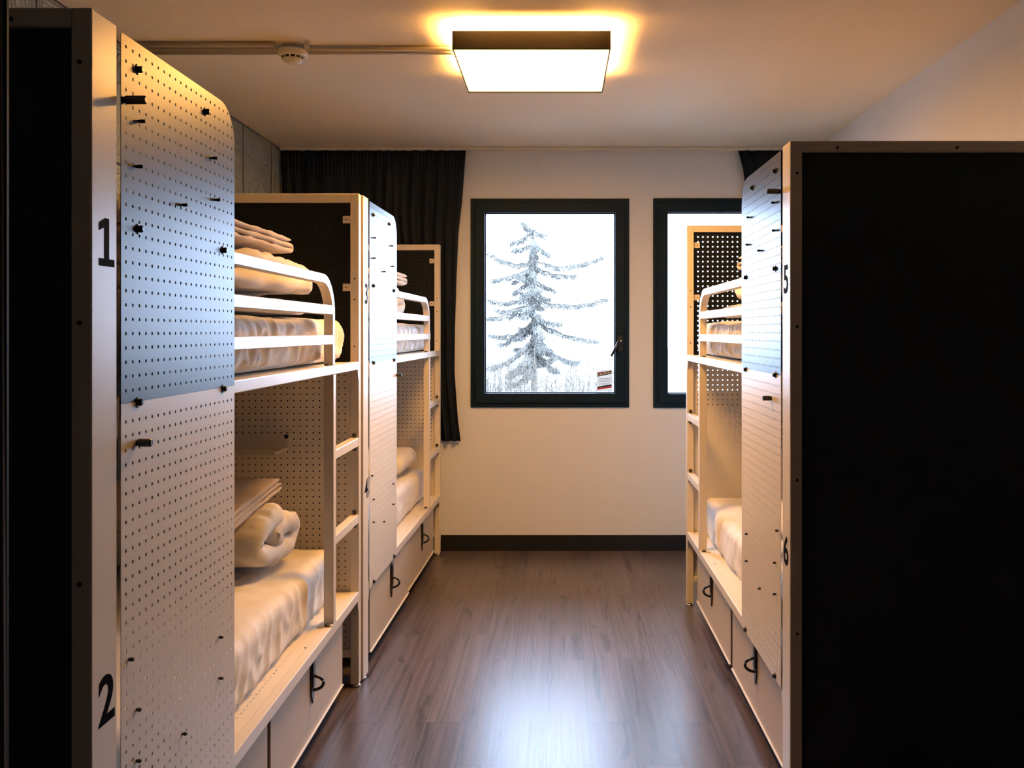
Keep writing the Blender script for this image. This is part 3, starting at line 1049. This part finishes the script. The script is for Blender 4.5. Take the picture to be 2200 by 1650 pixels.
def roll_path(yc, zb_, w, h, th):
    """flattened roll: starts inside, winds out, ends flat underneath"""
    a, b = w / 2 - th / 2, h / 2 - th / 2
    zc = zb_ + h / 2
    P = []
    for k in range(23):
        t = k / 22
        ang_ = math.radians(200 - 470 * t)
        f = 0.10 + 0.90 * min(1.0, t * 1.25) ** 0.8
        P.append((yc + a * f * math.cos(ang_), zc + b * f * math.sin(ang_)))
    return P


def zig(yc, zb_, w, th, layers):
    P = []
    for k in range(layers):
        z = zb_ + th * (0.5 + k * 1.06)
        ya, yb = (yc - w / 2 + th, yc + w / 2 - th) if k % 2 == 0 else (yc + w / 2 - th, yc - w / 2 + th)
        P += [(ya, z), (ya + (yb - ya) * 0.5, z), (yb, z)]
        if k < layers - 1:
            e = yb + (th if yb > yc else -th)
            P += [(e, z + th * 0.1), (e, z + th * 0.95)]
    return P


QG, BG = 'rolled white duvets on the bunks', 'folded blankets on the duvets'
# bed A, lower bunk
o = folded(roll_path(1.66, 0.588, 0.48, 0.220, 0.080), 0.17, 0.82, 0.080, -1, 11, 0.014, rot=0.10, at=(0.4, 1.66)).build('duvet', M['duvet'], None, smooth=True)
place(o, bedA, 'thick rolled duvet with open end on the lower bunk above the number 2 drawers', 'duvet', QG)
o = folded([(a, b + (a - 1.66) * 0.16) for a, b in zig(1.52, 0.824, 0.46, 0.018, 3)], 0.24, 0.82, 0.018, -1, 12, 0.005, rot=0.10, at=(0.4, 1.5)).build('blanket', M['blanket'], None, smooth=True)
place(o, bedA, 'folded blanket lying on the rolled duvet in the lower bunk near the shelf', 'blanket', BG)
# bed A, upper bunk: flat pillow, folded duvet, folded blanket
o = soft_box(0.10, 0.62, 0.85, 1.66, 1.4785, 1.522, 0.021, -1, 21, 0.006, 0.004, crown=0.01).build('pillow', M['duvet'], None, smooth=True)
place(o, bedA, 'flat pillow under the folded duvet on the closest top bunk', 'pillow', 'pillows on the top bunks')
o = folded(zig(1.20, 1.548, 0.83, 0.052, 2), 0.08, 0.66, 0.052, -1, 22, 0.012).build('duvet', M['duvet'], None, smooth=True)
place(o, bedA, 'folded orange lit duvet behind the guard rail of the closest top bunk', 'duvet', QG)
o = folded(zig(1.12, 1.682, 0.72, 0.017, 3), 0.10, 0.56, 0.017, -1, 23, 0.005).build('blanket', M['blanket'], None, smooth=True)
place(o, bedA, 'folded blanket on the duvet of the closest top bunk', 'blanket', BG)
# bed B
o = folded(roll_path(1.16, 1.478, 0.62, 0.19, 0.07), 0.09, 0.62, 0.07, -1, 31, 0.010).build('duvet', M['duvet'], None, smooth=True)
place(o, bedB, 'rolled duvet behind the guard rail of the top bunk numbered 3', 'duvet', QG)
o = folded(zig(1.16, 1.680, 0.60, 0.020, 3), 0.10, 0.60, 0.020, -1, 32, 0.006).build('blanket', M['blanket'], None, smooth=True)
place(o, bedB, 'folded blanket on the duvet of the top bunk numbered 3', 'blanket', BG)
o = folded(roll_path(1.05, 0.592, 0.45, 0.21, 0.075), 0.14, 0.80, 0.075, -1, 33, 0.010).build('duvet', M['duvet'], None, smooth=True)
place(o, bedB, 'rolled duvet on the lower bunk numbered 4', 'duvet', QG)
o = soft_box(0.12, 0.62, 1.42, 1.90, 0.600, 0.70, 0.05, -1, 34, 0.010, 0.004, crown=0.03).build('pillow', M['duvet'], None, smooth=True)
place(o, bedB, 'white pillow on the lower bunk numbered 4, closest to the curtain', 'pillow', 'pillows on the lower bunks')
# bed R
o = soft_box(0.09, 0.62, 0.80, 1.56, 1.4815, 1.532, 0.024, 1, 41, 0.006, 0.004, crown=0.01).build('pillow', M['duvet'], None, smooth=True)
place(o, bedR, 'flat pillow under the duvet on the top bunk numbered 5', 'pillow', 'pillows on the top bunks')
o = folded(roll_path(1.12, 1.545, 0.58, 0.125, 0.055), 0.09, 0.62, 0.055, 1, 42, 0.010).build('duvet', M['duvet'], None, smooth=True)
place(o, bedR, 'rolled duvet behind the guard rail of the top bunk numbered 5', 'duvet', QG)
o = folded(zig(1.0, 1.680, 0.50, 0.020, 3), 0.10, 0.55, 0.020, 1, 43, 0.006).build('blanket', M['blanket'], None, smooth=True)
place(o, bedR, 'folded blanket on the duvet of the top bunk numbered 5', 'blanket', BG)
o = folded(zig(0.78, 0.612, 0.55, 0.06, 2), 0.12, 0.80, 0.06, 1, 44, 0.014).build('duvet', M['duvet'], None, smooth=True)
place(o, bedR, 'folded duvet on the lower bunk numbered 6', 'duvet', QG)

# ------------------------------------------------------------------ outside the windows
GZ = -4.2
structure(MB().box(-120, 120, 8, 300, GZ - 0.5, GZ).build('ground', M['earth']))
rnd = random.Random(5)


def P3(px, py, D, dy=0.0):
    return Vector(((px - 1197) * D / 1900, D + dy, H_CAM - (py - 712) * D / 1900))


TD = 24.0
tree = thing('cedar_tree', 'tall pale cedar with drooping branches outside the window', 'tree', (px2x(1146, TD), TD, GZ))


def rel(p):
    return p - tree.location


trunk = MB()
tp = [P3(1145, 482, TD), P3(1144, 560, TD), P3(1145, 660, TD), P3(1147, 770, TD), P3(1147, 860, TD), Vector((px2x(1146, TD), TD, GZ))]
trunk.tube([rel(p) for p in tp], [0.012, 0.03, 0.05, 0.07, 0.085, 0.12], 10)
trunk.build('trunk', M['bark'], tree, smooth=True)
limbs, fol = MB(), MB()


def sprig(p, d, ln):
    """a needle tuft: a few short thin blades hanging from a twig"""
    for _ in range(4):
        q = p + Vector((rnd.gauss(0, 0.04), rnd.gauss(0, 0.05), rnd.gauss(0, 0.03)))
        dr = (d * 0.6 + Vector((rnd.gauss(0, 0.5), rnd.gauss(0, 0.5), -0.6 + rnd.gauss(0, 0.35)))).normalized() * ln * rnd.uniform(0.5, 1.2)
        sd = dr.cross(Vector((rnd.gauss(0, 1), rnd.gauss(0, 1), rnd.gauss(0, 1)))).normalized() * ln * 0.065
        a, b, c, e = q - sd, q + sd, q + dr * 0.6 + sd * 0.8, q + dr
        f = q + dr * 0.6 - sd * 0.8
        fol.bm.faces.new([fol.v(rel(v)) for v in (a, b, c, e, f)])


def branch(a, b, sag, dens, spread):
    N_ = 9
    pts = []
    for k in range(N_ + 1):
        t = k / N_
        p = a.lerp(b, t)
        p.z -= sag * math.sin(t * math.pi)
        p += Vector((0, 0, rnd.gauss(0, 0.015)))
        pts.append(p)
    limbs.tube([rel(p) for p in pts], [0.035 * (1 - 0.85 * k / N_) for k in range(N_ + 1)], 5)
    ln = (b - a).length
    for _ in range(int(dens * ln)):
        t = rnd.random() ** 0.85
        i = min(int(t * N_), N_ - 1)
        p = pts[i].lerp(pts[i + 1], t * N_ - i)
        w = spread * (1 - 0.6 * t)
        p = p + Vector((rnd.gauss(0, w * 0.25), rnd.gauss(0, w), -abs(rnd.gauss(0, w * 0.5))))
        sprig(p, (b - a).normalized(), 0.12)


SP = [((1145, 500), (1095, 518), .05), ((1145, 497), (1122, 482), .0), ((1146, 495), (1172, 505), .03), ((1146, 520), (1180, 545), .02), ((1144, 525), (1104, 540), .03),
      ((1145, 565), (1046, 540), .15), ((1146, 560), (1294, 553), .22), ((1145, 575), (1060, 604), .05), ((1146, 572), (1236, 591), .10), ((1144, 580), (1100, 606), .02),
      ((1145, 600), (1100, 630), .02), ((1146, 600), (1194, 622), .05), ((1144, 640), (1045, 642), .10), ((1146, 645), (1308, 641), .16), ((1145, 650), (1070, 665), .10),
      ((1146, 625), (1180, 640), .05), ((1145, 665), (1044, 683), .05), ((1146, 675), (1206, 692), .10), ((1146, 690), (1284, 730), .12), ((1145, 690), (1070, 742), .08),
      ((1146, 705), (1186, 752), .08), ((1145, 700), (1046, 720), .12), ((1146, 730), (1240, 775), .15), ((1145, 730), (1050, 790), .15), ((1146, 745), (1200, 800), .1), ((1145, 745), (1090, 810), .1)]
for (a, b, sag) in SP:
    pa, pb = P3(*a, TD), P3(*b, TD, rnd.uniform(-0.8, 0.8))
    branch(pa, pb, sag, 170, 0.13)
for k in range(44):       # branches that point towards and away from the house
    y = rnd.uniform(505, 800)
    w = 8 + (y - 480) * 0.16
    sg = 1 if k % 2 else -1
    pa = P3(1145, y, TD)
    pb = P3(1145 + rnd.uniform(-w, w), y + rnd.uniform(5, 30), TD, sg * rnd.uniform(0.4, 1.4))
    branch(pa, pb, 0.05, 150, 0.13)
limbs.build('branches', M['bark'], tree)
fol.build('foliage', M['needles'], tree)


def shrub(px, top, D, w, label, mat, n, seed):
    r = random.Random(seed)
    c = Vector((px2x(px, D), D, GZ))
    zt_ = H_CAM - (top - 712) * D / 1900
    root = thing('shrub', label, 'shrub', c, 0, 'bare shrubs outside the window')
    tw, lf = MB(), MB()
    for _ in range(n):
        bx_ = r.gauss(0, w * 0.33)
        base = Vector((bx_ * 0.75, r.gauss(0, w * 0.25), 0))
        hgt = (zt_ - GZ) * (1 - 0.22 * (bx_ / w) ** 2 * 2) * r.uniform(0.62, 1.02)
        tip = base + Vector((r.gauss(0, 0.35) + bx_ * 0.3, r.gauss(0, 0.3), hgt))
        mid = base.lerp(tip, 0.6) + Vector((r.gauss(0, 0.14), r.gauss(0, 0.1), 0))
        tw.tube([base, mid, tip], [0.010, 0.007, 0.003], 4)
        for _k in range(40):
            t = r.uniform(0.45, 1.0)
            p = (mid.lerp(tip, (t - 0.6) / 0.4) if t > 0.6 else base.lerp(mid, t / 0.6))
            d = Vector((r.gauss(0, 1), r.gauss(0, 1), r.gauss(0.5, 0.6))).normalized() * r.uniform(0.10, 0.30)
            if _k % 2 == 0:
                tw.tube([p, p + d], [0.005, 0.002], 3, caps=False)
            q = p + d
            sd = d.cross(Vector((r.gauss(0, 1), r.gauss(0, 1), r.gauss(0, 1)))).normalized() * 0.012
            lf.bm.faces.new([lf.v(v) for v in (q, q + sd * 0.6 + d * 0.08, q + d * 0.18, q - sd * 0.6 + d * 0.08)])
    tw.build('twigs', M['twigs'], root)
    lf.build('leaves', mat, root)


shrub(1070, 745, 21.3, 1.0, 'bare shrub left of the cedar trunk in the window', M['brush'], 230, 1)
shrub(1135, 757, 13, 0.8, 'straw coloured shrub in front of the cedar trunk', M['twigs'], 200, 2)
shrub(1205, 775, 15.5, 0.9, 'low twiggy shrub between the cedar trunk and the pale building', M['brush'], 200, 3)
shrub(1262, 766, 18.4, 1.0, 'grey scrub just below the pale building', M['brush'], 230, 4)
shrub(1310, 790, 10.5, 0.6, 'scrub behind the caution sticker', M['twigs'], 130, 5)

BD = 150.0
bl = thing('apartment_building', 'small pale apartment block far outside beside the window handle', 'building', (px2x(1312, BD), BD, GZ))
bw = 32 * BD / 1900
bh = H_CAM - (728 - 712) * BD / 1900 - GZ + 1.6
MB().box(-bw, bw, 0, 8, 0, bh).build('building_wall', M['render'], bl)
MB().box(-bw - 0.2, bw + 0.2, -0.2, 8.2, bh, bh + 0.35).build('roof', M['render'], bl, bevel=0.05)
for zpx in (730, 746, 762):
    z = H_CAM - (zpx - 712) * BD / 1900 - GZ
    for dx in (-4.0, -1.0, 0.6):
        if dx == -1.0:
            continue
        x_ = px2x(1308, BD) + dx * 0.4 - bl.location.x
        f = MB().box(x_ - 0.40, x_ + 0.40, -0.08, 0.0, z - 0.45, z + 0.45).build('building_window', M['dim_glass'], bl)
        MB().box(x_ - 0.36, x_ + 0.36, -0.10, -0.081, z - 0.40, z + 0.40).build('pane', M['render'], f)
